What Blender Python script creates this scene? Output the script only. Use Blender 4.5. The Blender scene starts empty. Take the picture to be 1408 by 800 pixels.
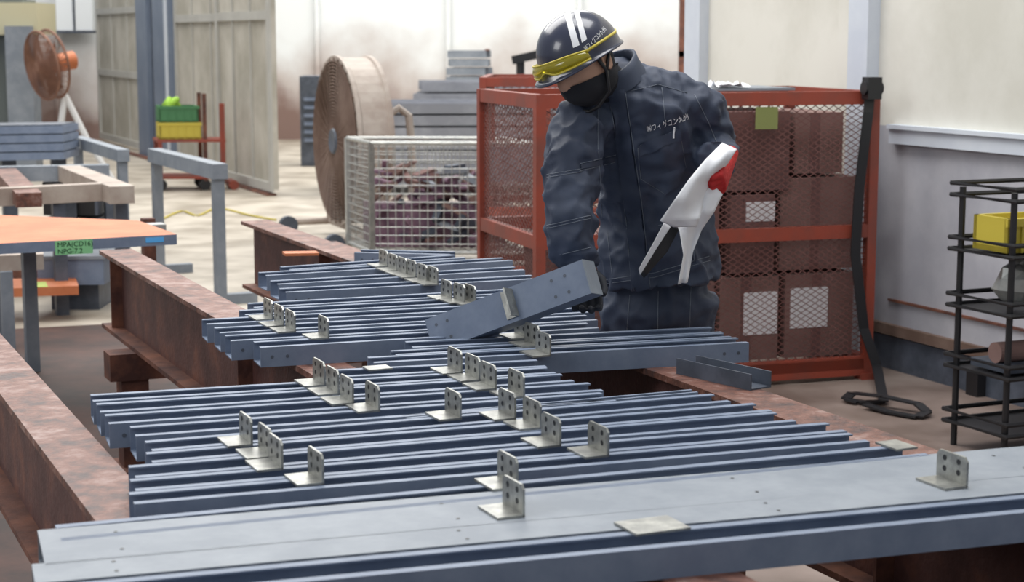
import bpy, bmesh, math, random
from mathutils import Vector as V, Matrix
from mathutils.bvhtree import BVHTree
random.seed(4)
f=2400.0; H=1.6; pit=math.atan(352/f)
Fw=V((0,math.cos(pit),-math.sin(pit))); Up=V((0,math.sin(pit),math.cos(pit))); Rt=V((1,0,0)); CAM=V((0,0,H))
def ray(x,y): return Fw+Rt*((x-704)/f)+Up*((400-y)/f)
def P(x,y,z=0.0):
    d=ray(x,y); return CAM+d*((z-H)/d.z)
def PD(x,y,Y):
    d=ray(x,y); return CAM+d*(Y/d.y)
b=V((-.405,.914,0)).normalized(); n=V((b.y,-b.x,0)); Z=V((0,0,1))
sc=bpy.context.scene
# ---------------- materials
def mat(name,c,rough=.6,metal=0,c2=None,scale=6,bump=0,bscale=None,lo=.4,hi=.65,alpha=None,stretch=None,detail=5,c3=None):
    m=bpy.data.materials.new(name); m.use_nodes=True; nt=m.node_tree; B=nt.nodes['Principled BSDF']
    B.inputs['Base Color'].default_value=(*c,1); B.inputs['Roughness'].default_value=rough; B.inputs['Metallic'].default_value=metal
    tc=nt.nodes.new('ShaderNodeTexCoord'); src=tc.outputs['Object']
    if c2:
        no=nt.nodes.new('ShaderNodeTexNoise'); no.inputs['Scale'].default_value=scale; no.inputs['Detail'].default_value=detail; no.inputs['Roughness'].default_value=.65
        nt.links.new(src,no.inputs['Vector'])
        r=nt.nodes.new('ShaderNodeValToRGB'); r.color_ramp.elements[0].position=lo; r.color_ramp.elements[1].position=hi
        r.color_ramp.elements[0].color=(*c,1); r.color_ramp.elements[1].color=(*c2,1)
        if c3: e=r.color_ramp.elements.new((lo+hi)/2); e.color=(*c3,1)
        nt.links.new(no.outputs['Fac'],r.inputs['Fac']); nt.links.new(r.outputs['Color'],B.inputs['Base Color'])
    if bump:
        nb=nt.nodes.new('ShaderNodeTexNoise'); nb.inputs['Scale'].default_value=bscale or scale*4; nb.inputs['Detail'].default_value=4
        nt.links.new(src,nb.inputs['Vector'])
        bp=nt.nodes.new('ShaderNodeBump'); bp.inputs['Strength'].default_value=bump; bp.inputs['Distance'].default_value=.01
        nt.links.new(nb.outputs['Fac'],bp.inputs['Height']); nt.links.new(bp.outputs['Normal'],B.inputs['Normal'])
    if alpha: 
        B.inputs['Transmission Weight'].default_value=alpha
    return m
steel=mat('blue_grey_steel',(.140,.178,.255),.55,0,(.185,.225,.305),9,.05,40)
steelL=mat('pale_steel',(.185,.21,.245),.55,0,(.245,.27,.305),7,.05)
steelD=mat('dark_steel',(.06,.072,.095),.5,.1,(.10,.115,.15),9)
galv=mat('galvanised',(.38,.39,.38),.4,.5,(.50,.50,.47),20)
zinc=mat('zinc_plate',(.26,.26,.245),.33,.6,(.44,.44,.40),30)
rust=mat('rust_beam',(.075,.030,.024),.75,.05,(.22,.085,.05),7,.3,40,.38,.68)
rustP=mat('rust_web',(.065,.028,.026),.6,.05,(.20,.080,.052),6,.3,60,.35,.70,c3=(.105,.046,.040),detail=10)
rustHi=mat('rust_top',(.055,.028,.025),.55,.1,(.30,.20,.175),14,.4,70,.36,.68,detail=12,c3=(.17,.068,.045))
orange=mat('orange_primer',(.46,.135,.05),.6,0,(.56,.19,.08),4)
red=mat('red_paint',(.27,.048,.026),.5,0,(.19,.05,.034),5,.1,30)
redmesh=mat('maroon_mesh',(.14,.05,.042),.6,0,(.20,.085,.075),8)
maroon=mat('box_card',(.13,.07,.066),.85,0,(.19,.10,.09),2)
card=mat('cardboard',(.18,.11,.095),.85,0,(.24,.145,.13),2)
white=mat('white_paper',(.80,.80,.82),.6)
cream=mat('cream_wall',(.56,.545,.48),.8,0,(.68,.665,.605),.9,.03,detail=8)
lav=mat('lower_wall',(.35,.35,.39),.75,0,(.48,.48,.51),1.3,.04,detail=9)  # lavender grey, with the shadow below the rail mixed into the colour
wcol=mat('column_white',(.52,.56,.63),.6,0,(.60,.64,.69),2)
doorm=mat('door_panel',(.36,.335,.28),.75,0,(.53,.50,.44),1.2,.03,detail=9)
doorf=mat('door_frame_grey',(.40,.39,.36),.6,0,(.47,.46,.425),2)
bluepost=mat('blue_post',(.14,.175,.24),.5,0,(.18,.215,.28),2)
black=mat('black_paint',(.012,.012,.014),.45)
blackc=mat('black_cloth',(.012,.013,.018),.85)
yellow=mat('yellow_plastic',(.52,.42,.05),.5)
green=mat('green_plastic',(.05,.18,.07),.5)
lime=mat('lime_cloth',(.30,.52,.05),.7)
glabel=mat('green_label',(.22,.52,.25),.6); ylabel=mat('lime_label',(.46,.56,.12),.6)
purple=mat('purple_scrap',(.12,.06,.10),.7,0,(.25,.15,.2),12)
fanb=mat('fan_dusty',(.13,.08,.06),.8,0,(.20,.135,.105),3,.1)
fanl=mat('fan_beige',(.44,.38,.33),.6,0,(.30,.23,.19),3,detail=8)
navy=mat('navy_workwear',(.028,.038,.068),.68,0,(.040,.053,.088),5)
navyd=mat('navy_trim',(.022,.030,.054),.6)
stitch=mat('stitch',(.16,.18,.22),.7)
skin=mat('skin',(.50,.29,.20),.5)
helm=mat('helmet_navy',(.024,.028,.055),.24); helm.node_tree.nodes['Principled BSDF'].inputs['Coat Weight'].default_value=.25
lens=mat('yellow_lens',(.85,.72,.03),.12,alpha=.8)
redg=mat('red_glove',(.50,.02,.02),.7,bump=.3,bscale=150)
darkg=mat('dark_glove',(.02,.022,.03),.7)
bluem=mat('blue_machine',(.02,.12,.35),.5)
ink=mat('ink',(.01,.05,.02),.6)
def backwall_mat():
    m=bpy.data.materials.new('stained_back_wall'); m.use_nodes=True; nt=m.node_tree; B=nt.nodes['Principled BSDF']; B.inputs['Roughness'].default_value=.85
    tc=nt.nodes.new('ShaderNodeTexCoord'); sp=nt.nodes.new('ShaderNodeSeparateXYZ'); nt.links.new(tc.outputs['Object'],sp.inputs[0])
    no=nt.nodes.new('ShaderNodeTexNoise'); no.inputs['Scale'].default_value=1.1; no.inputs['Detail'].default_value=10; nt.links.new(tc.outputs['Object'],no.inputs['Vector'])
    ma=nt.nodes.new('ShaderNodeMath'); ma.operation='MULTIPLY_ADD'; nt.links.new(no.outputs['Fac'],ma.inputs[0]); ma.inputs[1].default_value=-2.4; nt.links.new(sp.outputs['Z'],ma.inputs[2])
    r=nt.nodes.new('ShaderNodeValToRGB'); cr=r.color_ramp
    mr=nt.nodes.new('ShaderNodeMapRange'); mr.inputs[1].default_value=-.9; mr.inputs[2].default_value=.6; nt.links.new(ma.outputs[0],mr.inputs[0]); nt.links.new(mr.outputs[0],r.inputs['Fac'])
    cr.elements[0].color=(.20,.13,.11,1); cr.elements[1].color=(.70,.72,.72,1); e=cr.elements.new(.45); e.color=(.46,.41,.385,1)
    nt.links.new(r.outputs['Color'],B.inputs['Base Color']); return m
backw=backwall_mat()
def floor_mat():
    m=bpy.data.materials.new('concrete_floor'); m.use_nodes=True; nt=m.node_tree; B=nt.nodes['Principled BSDF']; B.inputs['Roughness'].default_value=.5
    tc=nt.nodes.new('ShaderNodeTexCoord'); sp=nt.nodes.new('ShaderNodeSeparateXYZ'); nt.links.new(tc.outputs['Object'],sp.inputs[0])
    no=nt.nodes.new('ShaderNodeTexNoise'); no.inputs['Scale'].default_value=1.1; no.inputs['Detail'].default_value=6; nt.links.new(tc.outputs['Object'],no.inputs['Vector'])
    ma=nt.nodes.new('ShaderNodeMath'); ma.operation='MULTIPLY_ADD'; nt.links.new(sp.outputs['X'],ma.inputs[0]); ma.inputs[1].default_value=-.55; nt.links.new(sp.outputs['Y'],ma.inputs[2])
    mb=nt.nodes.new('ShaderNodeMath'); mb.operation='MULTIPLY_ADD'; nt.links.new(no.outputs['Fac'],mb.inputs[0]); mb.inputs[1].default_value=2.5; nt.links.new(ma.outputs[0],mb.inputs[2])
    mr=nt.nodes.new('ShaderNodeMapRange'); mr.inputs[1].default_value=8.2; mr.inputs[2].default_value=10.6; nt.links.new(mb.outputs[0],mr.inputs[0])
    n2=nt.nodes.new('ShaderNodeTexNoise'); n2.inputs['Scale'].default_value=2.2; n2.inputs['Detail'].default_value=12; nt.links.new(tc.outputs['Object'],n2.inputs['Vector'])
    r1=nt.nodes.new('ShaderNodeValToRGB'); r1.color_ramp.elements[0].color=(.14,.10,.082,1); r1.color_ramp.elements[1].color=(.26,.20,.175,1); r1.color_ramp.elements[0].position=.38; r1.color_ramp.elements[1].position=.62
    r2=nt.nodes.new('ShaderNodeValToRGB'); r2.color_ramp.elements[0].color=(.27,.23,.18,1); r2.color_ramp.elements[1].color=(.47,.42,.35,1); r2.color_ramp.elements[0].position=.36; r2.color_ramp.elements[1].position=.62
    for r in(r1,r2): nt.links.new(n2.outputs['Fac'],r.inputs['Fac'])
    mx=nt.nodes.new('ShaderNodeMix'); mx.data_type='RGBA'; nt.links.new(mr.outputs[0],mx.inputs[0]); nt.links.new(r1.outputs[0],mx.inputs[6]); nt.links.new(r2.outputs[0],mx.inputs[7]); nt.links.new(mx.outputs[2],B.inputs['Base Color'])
    return m
floorm=floor_mat()
# ---------------- mesh builder
class M:
    def __init__(s): s.v=[];s.f=[];s.m=[];s.mats=[]
    def mi(s,m):
        if m not in s.mats: s.mats.append(m)
        return s.mats.index(m)
    def add(s,vs,fs,m):
        o=len(s.v); s.v+= [tuple(v) for v in vs]; k=s.mi(m)
        for q in fs: s.f.append([i+o for i in q]); s.m.append(k)
    def obox(s,o,a,c,d,m):
        vs=[o,o+a,o+a+c,o+c,o+d,o+a+d,o+a+c+d,o+c+d]
        fs=[(0,3,2,1),(4,5,6,7),(0,1,5,4),(1,2,6,5),(2,3,7,6),(3,0,4,7)]
        if a.cross(c).dot(d)<0: fs=[q[::-1] for q in fs]
        s.add(vs,fs,m)
    def bar(s,p,q,w,h,m,up=Z):
        d=(q-p); 
        side=d.cross(up)
        if side.length<1e-6: side=d.cross(V((0,1,0)))
        side=side.normalized()*w; u=side.cross(d).normalized()*h
        s.obox(p-side/2-u/2,d,side,u,m)
    def prism(s,prof,p,q,ax,ay,m):
        k=len(prof); vs=[p+ax*x+ay*y for x,y in prof]+[q+ax*x+ay*y for x,y in prof]
        fs=[tuple((i,(i+1)%k,(i+1)%k+k,i+k)) for i in range(k)]+[tuple(range(k))[::-1],tuple(range(k,2*k))]
        s.add(vs,fs,m)
    def loft(s,rings,m,cap=True,closed=False):
        k=len(rings[0]); vs=[p for r in rings for p in r]; fs=[]
        R=len(rings)
        for i in range(R-1 if not closed else R):
            j=(i+1)%R
            for a in range(k):
                c=(a+1)%k; fs.append((i*k+a,i*k+c,j*k+c,j*k+a))
        if cap and not closed: fs+= [tuple(range(k))[::-1],tuple(range((R-1)*k,R*k))]
        s.add(vs,fs,m)
    def tube(s,pts,r,m,k=8,closed=False,flat=None):
        pts=[V(p) for p in pts]; N=len(pts)
        if not isinstance(r,(list,tuple)): r=[r]*N
        rings=[]; prev=None
        for i,p in enumerate(pts):
            if closed: t=pts[(i+1)%N]-pts[i-1]
            else: t=pts[min(i+1,N-1)]-pts[max(i-1,0)]
            t.normalize()
            if prev is None:
                a=t.cross(Z)
                if a.length<.1: a=t.cross(V((0,1,0)))
            else: a=prev-t*prev.dot(t)
            a.normalize(); prev=a.copy(); c=t.cross(a)
            rings.append([p+(a*math.cos(2*math.pi*j/k)+c*math.sin(2*math.pi*j/k))*r[i] for j in range(k)])
        s.loft(rings,m,True,closed)
    def cyl(s,p,q,r,m,k=20): s.tube([p,q],r,m,k)
    def obj(s,name,parent=None,smooth=False,bevel=0):
        me=bpy.data.meshes.new(name); me.from_pydata(s.v,[],s.f)
        for m in s.mats: me.materials.append(m)
        for p,k in zip(me.polygons,s.m): p.material_index=k; p.use_smooth=smooth
        bm=bmesh.new(); bm.from_mesh(me); bmesh.ops.recalc_face_normals(bm,faces=bm.faces); bm.to_mesh(me); bm.free()
        o=bpy.data.objects.new(name,me); sc.collection.objects.link(o)
        if parent: o.parent=parent
        if bevel:
            bv=o.modifiers.new('b','BEVEL'); bv.width=bevel; bv.segments=2; bv.limit_method='ANGLE'
        return o
def empty(name,loc=(0,0,0)):
    e=bpy.data.objects.new(name,None); sc.collection.objects.link(e); e.empty_display_size=.1; return e
def bake(o):
    dg=bpy.context.evaluated_depsgraph_get(); dg.update()
    me=bpy.data.meshes.new_from_object(o.evaluated_get(dg)); o.modifiers.clear(); o.data=me
    for p in me.polygons: p.use_smooth=True
    return o
def circle(c,a,bb,r,k,r2=None): return [c+a*(r*math.cos(2*math.pi*i/k))+bb*((r2 or r)*math.sin(2*math.pi*i/k)) for i in range(k)]
# ---------------- floor
m=M(); m.obox(V((-22,-2,-.2)),V((40,0,0)),V((0,42,0)),V((0,0,.2)),floorm); m.obj('floor')
# ---------------- walls
W0=P(1195,498,0)
def wt(px):
    k=(px-704)/f
    return (k*(W0.y*math.cos(pit)+H*math.sin(pit))-W0.x)/(b.x-k*b.y*math.cos(pit))
def wp(px,off=0,z=0): return W0+b*wt(px)+n*off+Z*z
t950=wt(948); t395=wt(396); t130=wt(132)
ta=-9.0
m=M()
m.obox(W0+b*ta,b*(t950-ta),n*.2,Z*1.17,lav); m.obox(W0+b*ta+Z*1.17,b*(t950-ta),n*.2,Z*3.2,cream)
o=m.obj('wall_right')
m=M()
m.obox(wp(1196,-.07),b*(wt(1170)-wt(1196)),n*.07,Z*4.3,wcol)
m.obox(wp(1168,-.05),b*(wt(1152)-wt(1168)),n*.05,Z*4.3,cream); m.obox(wp(968,-.06),b*(wt(948)-wt(968)),n*.3,Z*4.3,wcol)
m.obj('trim_1')
m=M(); m.obox(W0+b*ta-n*.05+Z*1.16,b*(-.15-ta),n*.05,Z*.02,wcol); m.obox(W0+b*ta-n*.035+Z*1.09,b*(-.15-ta),n*.035,Z*.07,wcol)
m.obox(W0+b*ta-n*.012+Z*.33,b*(-.15-ta),n*.012,Z*.012,rust)
m.obj('trim_2')
m=M(); m.obox(W0+b*ta-n*.03+Z*.17,b*(t950-ta),n*.03,Z*.05,fanb); m.obox(W0+b*ta-n*.012,b*(t950-ta),n*.012,Z*.16,steelD)  # lower dark strip stands in for the shade in the gap under the wall
for i in range(12): m.obox(W0+b*(ta+i*.9)-n*.06,b*.08,n*.06,Z*.16,black)
m.obj('baseboard_and_dark_gap')
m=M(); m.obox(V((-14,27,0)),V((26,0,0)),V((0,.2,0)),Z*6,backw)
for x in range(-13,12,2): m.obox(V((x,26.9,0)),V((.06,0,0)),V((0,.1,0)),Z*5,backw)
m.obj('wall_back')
m=M(); o_=PD(78,42,26.8); m.obox(o_,V((.55,0,0)),V((0,.08,0)),Z*1.2,mat('window_daylight_white',(.9,.93,.95),.3)); m.obox(o_-V((.04,.03,.04)),V((.63,0,0)),V((0,.04,0)),Z*.04,steelD); m.obox(o_+V((.26,-.03,0)),V((.03,0,0)),V((0,.03,0)),Z*1.2,steelD); m.obj('window_1')  # opaque white panel, daylight in the window put into its colour
m=M(); o_=PD(932,200,24); o_.z=0; m.obox(o_,V((.10,0,0)),V((0,.1,0)),Z*4,rust); m.obox(o_+Z*1.3,V((.5,0,0)),V((0,.1,0)),Z*.08,rust); m.obj('red_column')
def slab_door(name,x0,x1,off,rails=(1.05,),mm=doorm):
    m=M(); t0,t1=wt(x1),wt(x0); B0=W0+b*t0+n*off
    m.obox(B0+Z*.06,b*(t1-t0),n*.05,Z*3.6,mm)
    L=t1-t0; w=.09
    for tt in (0,L-w): m.obox(B0+b*tt-n*.03+Z*.04,b*w,n*.03,Z*3.6,doorf)
    for z in (.04,)+rails: m.obox(B0+b*w-n*.03+Z*z,b*(L-2*w),n*.03,Z*.09,doorf)
    for fr in (.34,.67): m.obox(B0+b*(L*fr)-n*.02+Z*.13,b*.03,n*.02,Z*3.4,doorf)
    m.obj(name)
slab_door('door_1',322,397,-.15,(1.75,)); slab_door('door_2',247,325,.0,(1.75,),doorm); slab_door('door_3',135,200,.05,(1.0,1.9))
m=M(); a=wp(246,-.1); L=wt(202)-wt(246); m.obox(a,b*L*.45,n*.3,Z*4.2,bluepost); m.obox(a+b*L*.45+n*.06,b*L*.2,n*.2,Z*4.2,steelD); m.obox(a+b*L*.65,b*L*.35,n*.3,Z*4.2,bluepost)
m.obox(a-n*.02,b*.1,n*.02,Z*4.2,wcol); m.obj('steel_column')
m=M(); m.obox(wp(396,-.22),b*(wt(130)-wt(396)),n*.10,Z*.02,rust); m.obj('door_rail')
# ---------------- big rust beams
def ibeam(name,p,q,h,w,tf=.016,tw=.012,top=None,web=None):
    d=(q-p).normalized(); s=d.cross(Z).normalized(); m=M(); top=top or rustHi; web=web or rustP
    L=q-p
    m.obox(p-s*w/2-Z*tf,L,s*w,Z*tf,top); m.obox(p-s*w/2-Z*h,L,s*w,Z*tf,rust); m.obox(p-s*tw/2-Z*(h-tf),L,s*tw,Z*(h-2*tf),web)
    k=int(L.length/1.9)
    for i in range(1,k+1):
        c=p+d*(i*1.9)
        for sg in(1,-1): m.obox(c+s*(sg*tw/2)-Z*(h-tf),d*.01,s*sg*(w/2-.02),Z*(h-2*tf),rust)
    return m.obj(name)
zb=.75
def online(off,Y): return V(((off-n.y*Y)/n.x,Y,zb))
ibeam('rusty_steel_beam',online(.60,1.2),online(.60,6.6),.31,.12)
e2=P(168,343,zb); e3=P(312,303,zb)
ibeam('rusty_steel_beam',online(1.36,1.6),online(1.36,e2.y),.31,.13)
ibeam('rusty_steel_beam',online(2.17,1.8),online(2.17,e3.y),.31,.13)
for i,(Y) in enumerate((2.2,4.0,7.0)):
    m=M(); c=b*(V((0,Y,0)).dot(b)); c.z=0
    p0=c+n*.3; p1=c+n*2.35
    if Y>6: p0=c+n*1.2
    m.bar(p0+Z*.39,p1+Z*.39,.12,.10,rust)
    for t in (.08,.92):
        q=p0.lerp(p1,t); m.bar(q,q+Z*.34,.1,.1,rust,up=b); m.obox(q-n*.12-b*.12,n*.24,b*.24,Z*.012,rust)
    m.obj('steel_trestle')
A=P(-60,458,0); Bp=P(170,446,0); dd=(Bp-A).normalized(); A2=A-dd*1
m=M(); m.prism([(0,0),(2.9,0),(2.9,-7.4),(0,-7.4)],A2,A2+Z*.008,dd,V((-dd.y,dd.x,0)),mat('dark_brown_sheet',(.030,.016,.014),.7,.05,(.085,.036,.026),2.2,.2))  # very dark brown sheet laid on the floor below the beams
m.obj('dark_floor_sheet')
# ---------------- channels
zt=zb+.052
def Cprof(w,h,l,t=.0032): return [(l,h),(0,h),(0,0),(w,0),(w,h),(w-l,h),(w-l,h-t),(w-t,h-t),(w-t,t),(t,t),(t,h-t),(l,h-t)]
def channel(l,r,w=.1,h=.052,down=False,ztop=zt,lip=.02,mm=None,holes=False):
    p=P(l[0],l[1],ztop); q=P(r[0],r[1],ztop); d=(q-p).normalized(); s=V((-d.y,d.x,0))
    m=M(); p=p-Z*h; q=q-Z*h
    pr=Cprof(w,h,lip)
    if down: pr=[(x,h-y) for x,y in pr]
    m.prism(pr,p,q,s,Z,mm or steel)
    if holes:
        L=(q-p).length; i=.12
        while i<L:
            for fr in (.25,.75):
                c=p+d*i+s*(w*fr)+Z*(h+.0008); m.add(circle(c,d,s,.0035,10),[tuple(range(10))],black)
            i+=.55
    for e in (.03,.07):
        for pt,sg in ((p,1),(q,-1)):
            c=pt+d*(sg*e)-s*.0008+Z*h*.5; m.add(circle(c,d,Z,.0045,10),[tuple(range(10))],steelD)
    return m.obj('steel_channel')
groups=[
 [((487,347),(618,350)),((400,371),(640,354)),((367,379),(705,358)),((383,391),(722,371)),((394,402),(745,383))],
 [((350,423),(800,398)),((338,433),(812,407)),((285,446),(815,418)),((303,458),(818,429)),((318,469),(822,440)),((358,478),(824,451))],
 [((568,478),(995,457)),((545,488),(1006,463)),((515,499),(1030,471))],
 [((455,519),(752,504)),((128,552),(765,513)),((138,567),(790,524)),((150,583),(830,537)),((187,600),(848,551))],
 [((560,575),(960,539)),((210,620),(1005,552)),((210,636),(1062,565)),((187,657),(1095,579)),((187,675),(1165,593)),((185,693),(1196,607))],
]
allrows=[]
for gi,g in enumerate(groups):
    for i,(l,r) in enumerate(g):
        w=.1
        if allrows:
            l0,r0=allrows[-1]
            p0=P(*l0,zt);q0=P(*r0,zt);p=P(*l,zt);q=P(*r,zt)
            d=(q0-p0).normalized(); s=V((-d.y,d.x,0))
            lo=max(p.x,p0.x); hi=min(q.x,q0.x)
            def at(a,c,x): return a.lerp(c,(x-a.x)/(c.x-a.x))
            if hi>lo: w=min(.1,min((at(p0,q0,x)-at(p,q,x)).dot(s) for x in(lo,hi))*.96)
            w=max(w,.035)
        channel(l,r,w,lip=min(.018,w*.22)); allrows.append((l,r))
channel((85,744),(1280,626),.1)
channel((62,777),(1560,640),.20,down=True,mm=steelL,holes=True,ztop=zt+.0)
channel((48,802),(1560,663),.10,down=True,mm=steelL,holes=True)
channel((-60,846),(1560,690),.10)
def bracket(x,y,w=.085,h=.055,lean=0,z=zt):
    c=P(x,y,z); m=M(); d=V((n.x,n.y,0)); s=b
    t=.0045
    m.obox(c-d*.05,d*.05,s*w,Z*t,zinc)
    pr=[(0,0),(w,0),(w,h-.008),(w-.008,h),(.008,h),(0,h-.008)]
    m.prism(pr,c-d*t,c,s,Z,zinc)
    for fx in(.27,.73):
        for fy in(.42,.78):
            for sg,off in ((-1,-t-.0006),(1,.0006)):
                q=c+s*(w*fx)+Z*(h*fy)+d*off; m.add(circle(q,s,Z,.0055,10),[tuple(range(10))],black)
    o=m.obj('angle_bracket')
BR=[(603,392),(588,388),(573,382),(560,378),(547,373),(534,367),(655,419),(640,417),(622,412),
(376,440),(391,449),(407,457),(453,466),(758,490),(742,477),(727,466),
(636,514),(661,524),(683,536),(722,547),(448,531),(467,543),(487,556),(523,566),
(635,577),(710,577),(772,614),(838,628),(348,613),(390,646),(446,666),(713,672),(722,711),(1331,671),(745,590),(375,630)]
for x,y in BR: bracket(x,y)
m=M(); c=P(950,728,zt+.001); m.obox(c-n*.1-b*.0,n*.1,b*.08,Z*.004,zinc); m.obj('flat_splice_plate')
m=M(); c=P(1262,617,zt+.001); m.obox(c-n*.05,n*.05,b*.07,Z*.004,zinc); m.obj('flat_splice_plate')
m=M(); c=P(540,508,zt+.001); m.obox(c-n*.06,n*.06,b*.05,Z*.004,zinc); m.obj('flat_splice_plate')
m=M(); p=P(930,503,zb+.02);q=P(1032,526,zb+.02); dd=(q-p).normalized(); m.prism([(0,0),(.07,0),(.07,.04),(.066,.04),(.066,.004),(.004,.004),(.004,.04),(0,.04)],p-Z*.02,q-Z*.02,V((-dd.y,dd.x,0)),Z,steelD); m.obj('steel_channel_offcut')
A=PD(590,462,4.62); Bq=PD(806,380,4.44); d=(Bq-A).normalized()
s=(Z-d*d.z).normalized(); s=(s+V((0,.25,0))).normalized(); s=(s-d*s.dot(d)).normalized(); dep=d.cross(s).normalized()
if dep.y<0: dep=-dep
m=M(); m.prism([(x-.046,y) for x,y in [(0,0),(.092,0),(.092,.07),(.072,.07),(.072,.067),(.0888,.067),(.0888,.0032),(.0032,.0032),(.0032,.067),(.02,.067),(.02,.07),(0,.07)]],A,Bq,s,dep,steel)
for e in(.03,.065,.39,.43):
    for fr in(-.022,.022): m.add(circle(A+d*e+s*fr-dep*.0008,d,s,.0045,10),[tuple(range(10))],steelD)
m.obox(Bq-s*.046-dep*.001,d*.003,s*.092,dep*.07,steelL)
c=A+d*.27; m.obox(c-s*.035-dep*.045,d*.005,s*.075,dep*.045,zinc); m.obox(c-s*.035-dep*.005,d*-.03,s*.075,dep*.005,zinc)
m.obj('lifted_steel_channel')
# ---------------- cages
def mesh_panel(m,O,U,Vv,w,h,pitch,r,mm,k=.6):
    for sg in(1,-1):
        c0=-k*w if sg>0 else 0; c1=h if sg>0 else h+k*w
        c=c0
        while c<c1:
            f0=lambda u: sg*k*u+c
            lo=(0-c)/(sg*k); hi=(h-c)/(sg*k)
            a,bb=min(lo,hi),max(lo,hi); u0=max(0,a);u1=min(w,bb)
            if u1-u0>.01: m.tube([O+U*u0+Vv*f0(u0),O+U*u1+Vv*f0(u1)],r,mm,3)
            c+=pitch
def cage(name,BR_,U,Bk,W,Hc,Dp,midz=(.66,),posts=()):
    m=M(); w=.045
    cor=[BR_,BR_+U*W,BR_+U*W+Bk*Dp,BR_+Bk*Dp]
    for c in cor: m.bar(c,c+Z*Hc,w,w,red,up=Bk)
    for z in (.06,Hc-.03)+tuple(midz):
        for i in range(4): m.bar(cor[i]+Z*z,cor[(i+1)%4]+Z*z,.04,.06 if z!=.06 else .08,red)
    for q in posts: m.bar(BR_+U*W*q,BR_+U*W*q+Z*Hc,w,w,red,up=Bk)
    for c in cor: m.obox(c-U*.04-Bk*.04,U*.08,Bk*.08,Z*.03,red)
    mesh_panel(m,BR_+Z*.06,U,Z,W,Hc-.09,.028,.0022,redmesh)
    mesh_panel(m,BR_+U*W+Z*.06,Bk,Z,Dp,Hc-.09,.028,.0022,redmesh)
    mesh_panel(m,BR_+Bk*Dp+Z*.06,U,Z,W,Hc-.09,.05,.002,redmesh)
    m.obj(name)
CR=P(1190,520,0); CL=P(741,550,0); U=(CL-CR).normalized(); W=(CL-CR).length; Bk=V((-U.y,U.x,0)); 
if Bk.y<0: Bk=-Bk
cage('red_mesh_cage',CR,U,Bk,W,1.345,.85,(.70,.08),())
U2=V((-1,.05,0)).normalized(); 
cage('red_mesh_cage',P(900,388,0),U2,V((.05,1,0)),P(900,388,0).x-P(664,388,0).x,1.33,.9,(.46,),(.63,))
def proj(p):
    q=p-CAM; return 704+f*q.x/q.dot(Fw)
def cbox(px0,px1,z0,z1,off,mm,label=None):
    m=M(); 
    def onc(px):
        best=min(range(0,2001),key=lambda i:abs(proj(CR+U*(W*i/2000)+Bk*off)-px)); return W*best/2000
    u0,u1=sorted((onc(px0),onc(px1))); o=CR+U*u0+Bk*off
    m.obox(o+Z*z0,U*(u1-u0-.012),Bk*.45,Z*(z1-z0-.008),mm)
    m.obox(o+Z*z0+U*(u1-u0)*.46-Bk*.001,U*.05,Bk*.001,Z*(z1-z0-.01),maroon)
    if label:
        a0,a1=sorted((onc(label[0]),onc(label[1]))); m.obox(CR+U*a0+Bk*(off-.004)+Z*label[2],U*(a1-a0),Bk*.002,Z*(label[3]-label[2]),white)
    m.obj('cardboard_box',bevel=.004)
cbox(985,1068,.1,.5,.1,card,(1020,1066,.22,.42)); cbox(1074,1170,.1,.5,.1,card,(1084,1135,.24,.43))
cbox(998,1060,.51,.88,.1,maroon,(1021,1060,.75,.84)); cbox(1064,1172,.51,.95,.14,card); cbox(990,1078,.89,1.26,.12,maroon); cbox(1082,1150,.96,1.25,.15,card)
cbox(880,980,.1,.5,.12,card,(968,978,.25,.38)); cbox(760,870,.1,.7,.12,maroon); cbox(880,985,.51,1.1,.14,maroon)
def blob(name,c,sx,sy,sz,mm,seed=0):
    m=M(); random.seed(seed); rings=[]
    for i in range(6):
        a=math.pi*(i+.5)/6; rings.append([c+V((sx*math.sin(a)*math.cos(t)*(1+random.uniform(-.2,.2)),sy*math.sin(a)*math.sin(t),sz*-math.cos(a)*(1+random.uniform(-.15,.15)))) for t in [2*math.pi*j/12 for j in range(12)]])
    m.loft(rings,mm); return m.obj(name,smooth=False)
def crumple(name,o,u,v,w,h,amp,mm,seed):
    random.seed(seed); m=M(); N=9; vs=[o+u*(w*i/(N-1)+random.uniform(-.008,.008))+v*(h*j/(N-1))+Z*abs(random.gauss(0,amp)) for j in range(N) for i in range(N)]
    m.add(vs,[(j*N+i,j*N+i+1,(j+1)*N+i+1,(j+1)*N+i) for j in range(N-1) for i in range(N-1)],mm); m.obj(name)
tp=1.36
m=M()
m.obox(CR+U*.30+Bk*.2+Z*1.345,U*.75,Bk*.4,Z*.012,steelL); m.obox(CR+U*.78+Bk*.25+Z*1.358,U*.3,Bk*.2,Z*.03,card); m.obj('sheet_offcuts')
crumple('crumpled_paper',CR+U*.52+Bk*.2+Z*tp,U,Bk,.16,.2,.014,white,2)
m=M(); g=CR+U*.5+Bk*-.03; m.obox(g+Z*1.18,U*.11,Bk*.004,Z*.10,mat('old_tag',(.20,.22,.07),.7)); m.obj('cage_tag')
m=M()
def strap(m,pts,w,t,wd,mm):
    rings=[]
    for i,p in enumerate(pts):
        tdir=(pts[min(i+1,len(pts)-1)]-pts[max(i-1,0)]).normalized(); nn=tdir.cross(wd).normalized()*t
        rings.append([p-wd*w/2-nn,p+wd*w/2-nn,p+wd*w/2+nn,p-wd*w/2+nn])
    m.loft(rings,mm)
pts=[CR+U*.04-Bk*.04+Z*1.39,CR+U*.06-Bk*.06+Z*1.25,CR+U*.09-Bk*.05+Z*.9,CR+U*.10-Bk*.05+Z*.6,CR+U*.05-Bk*.06+Z*.25,CR+U*.0-Bk*.1+Z*.08,P(1215,552,.02)]
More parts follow.
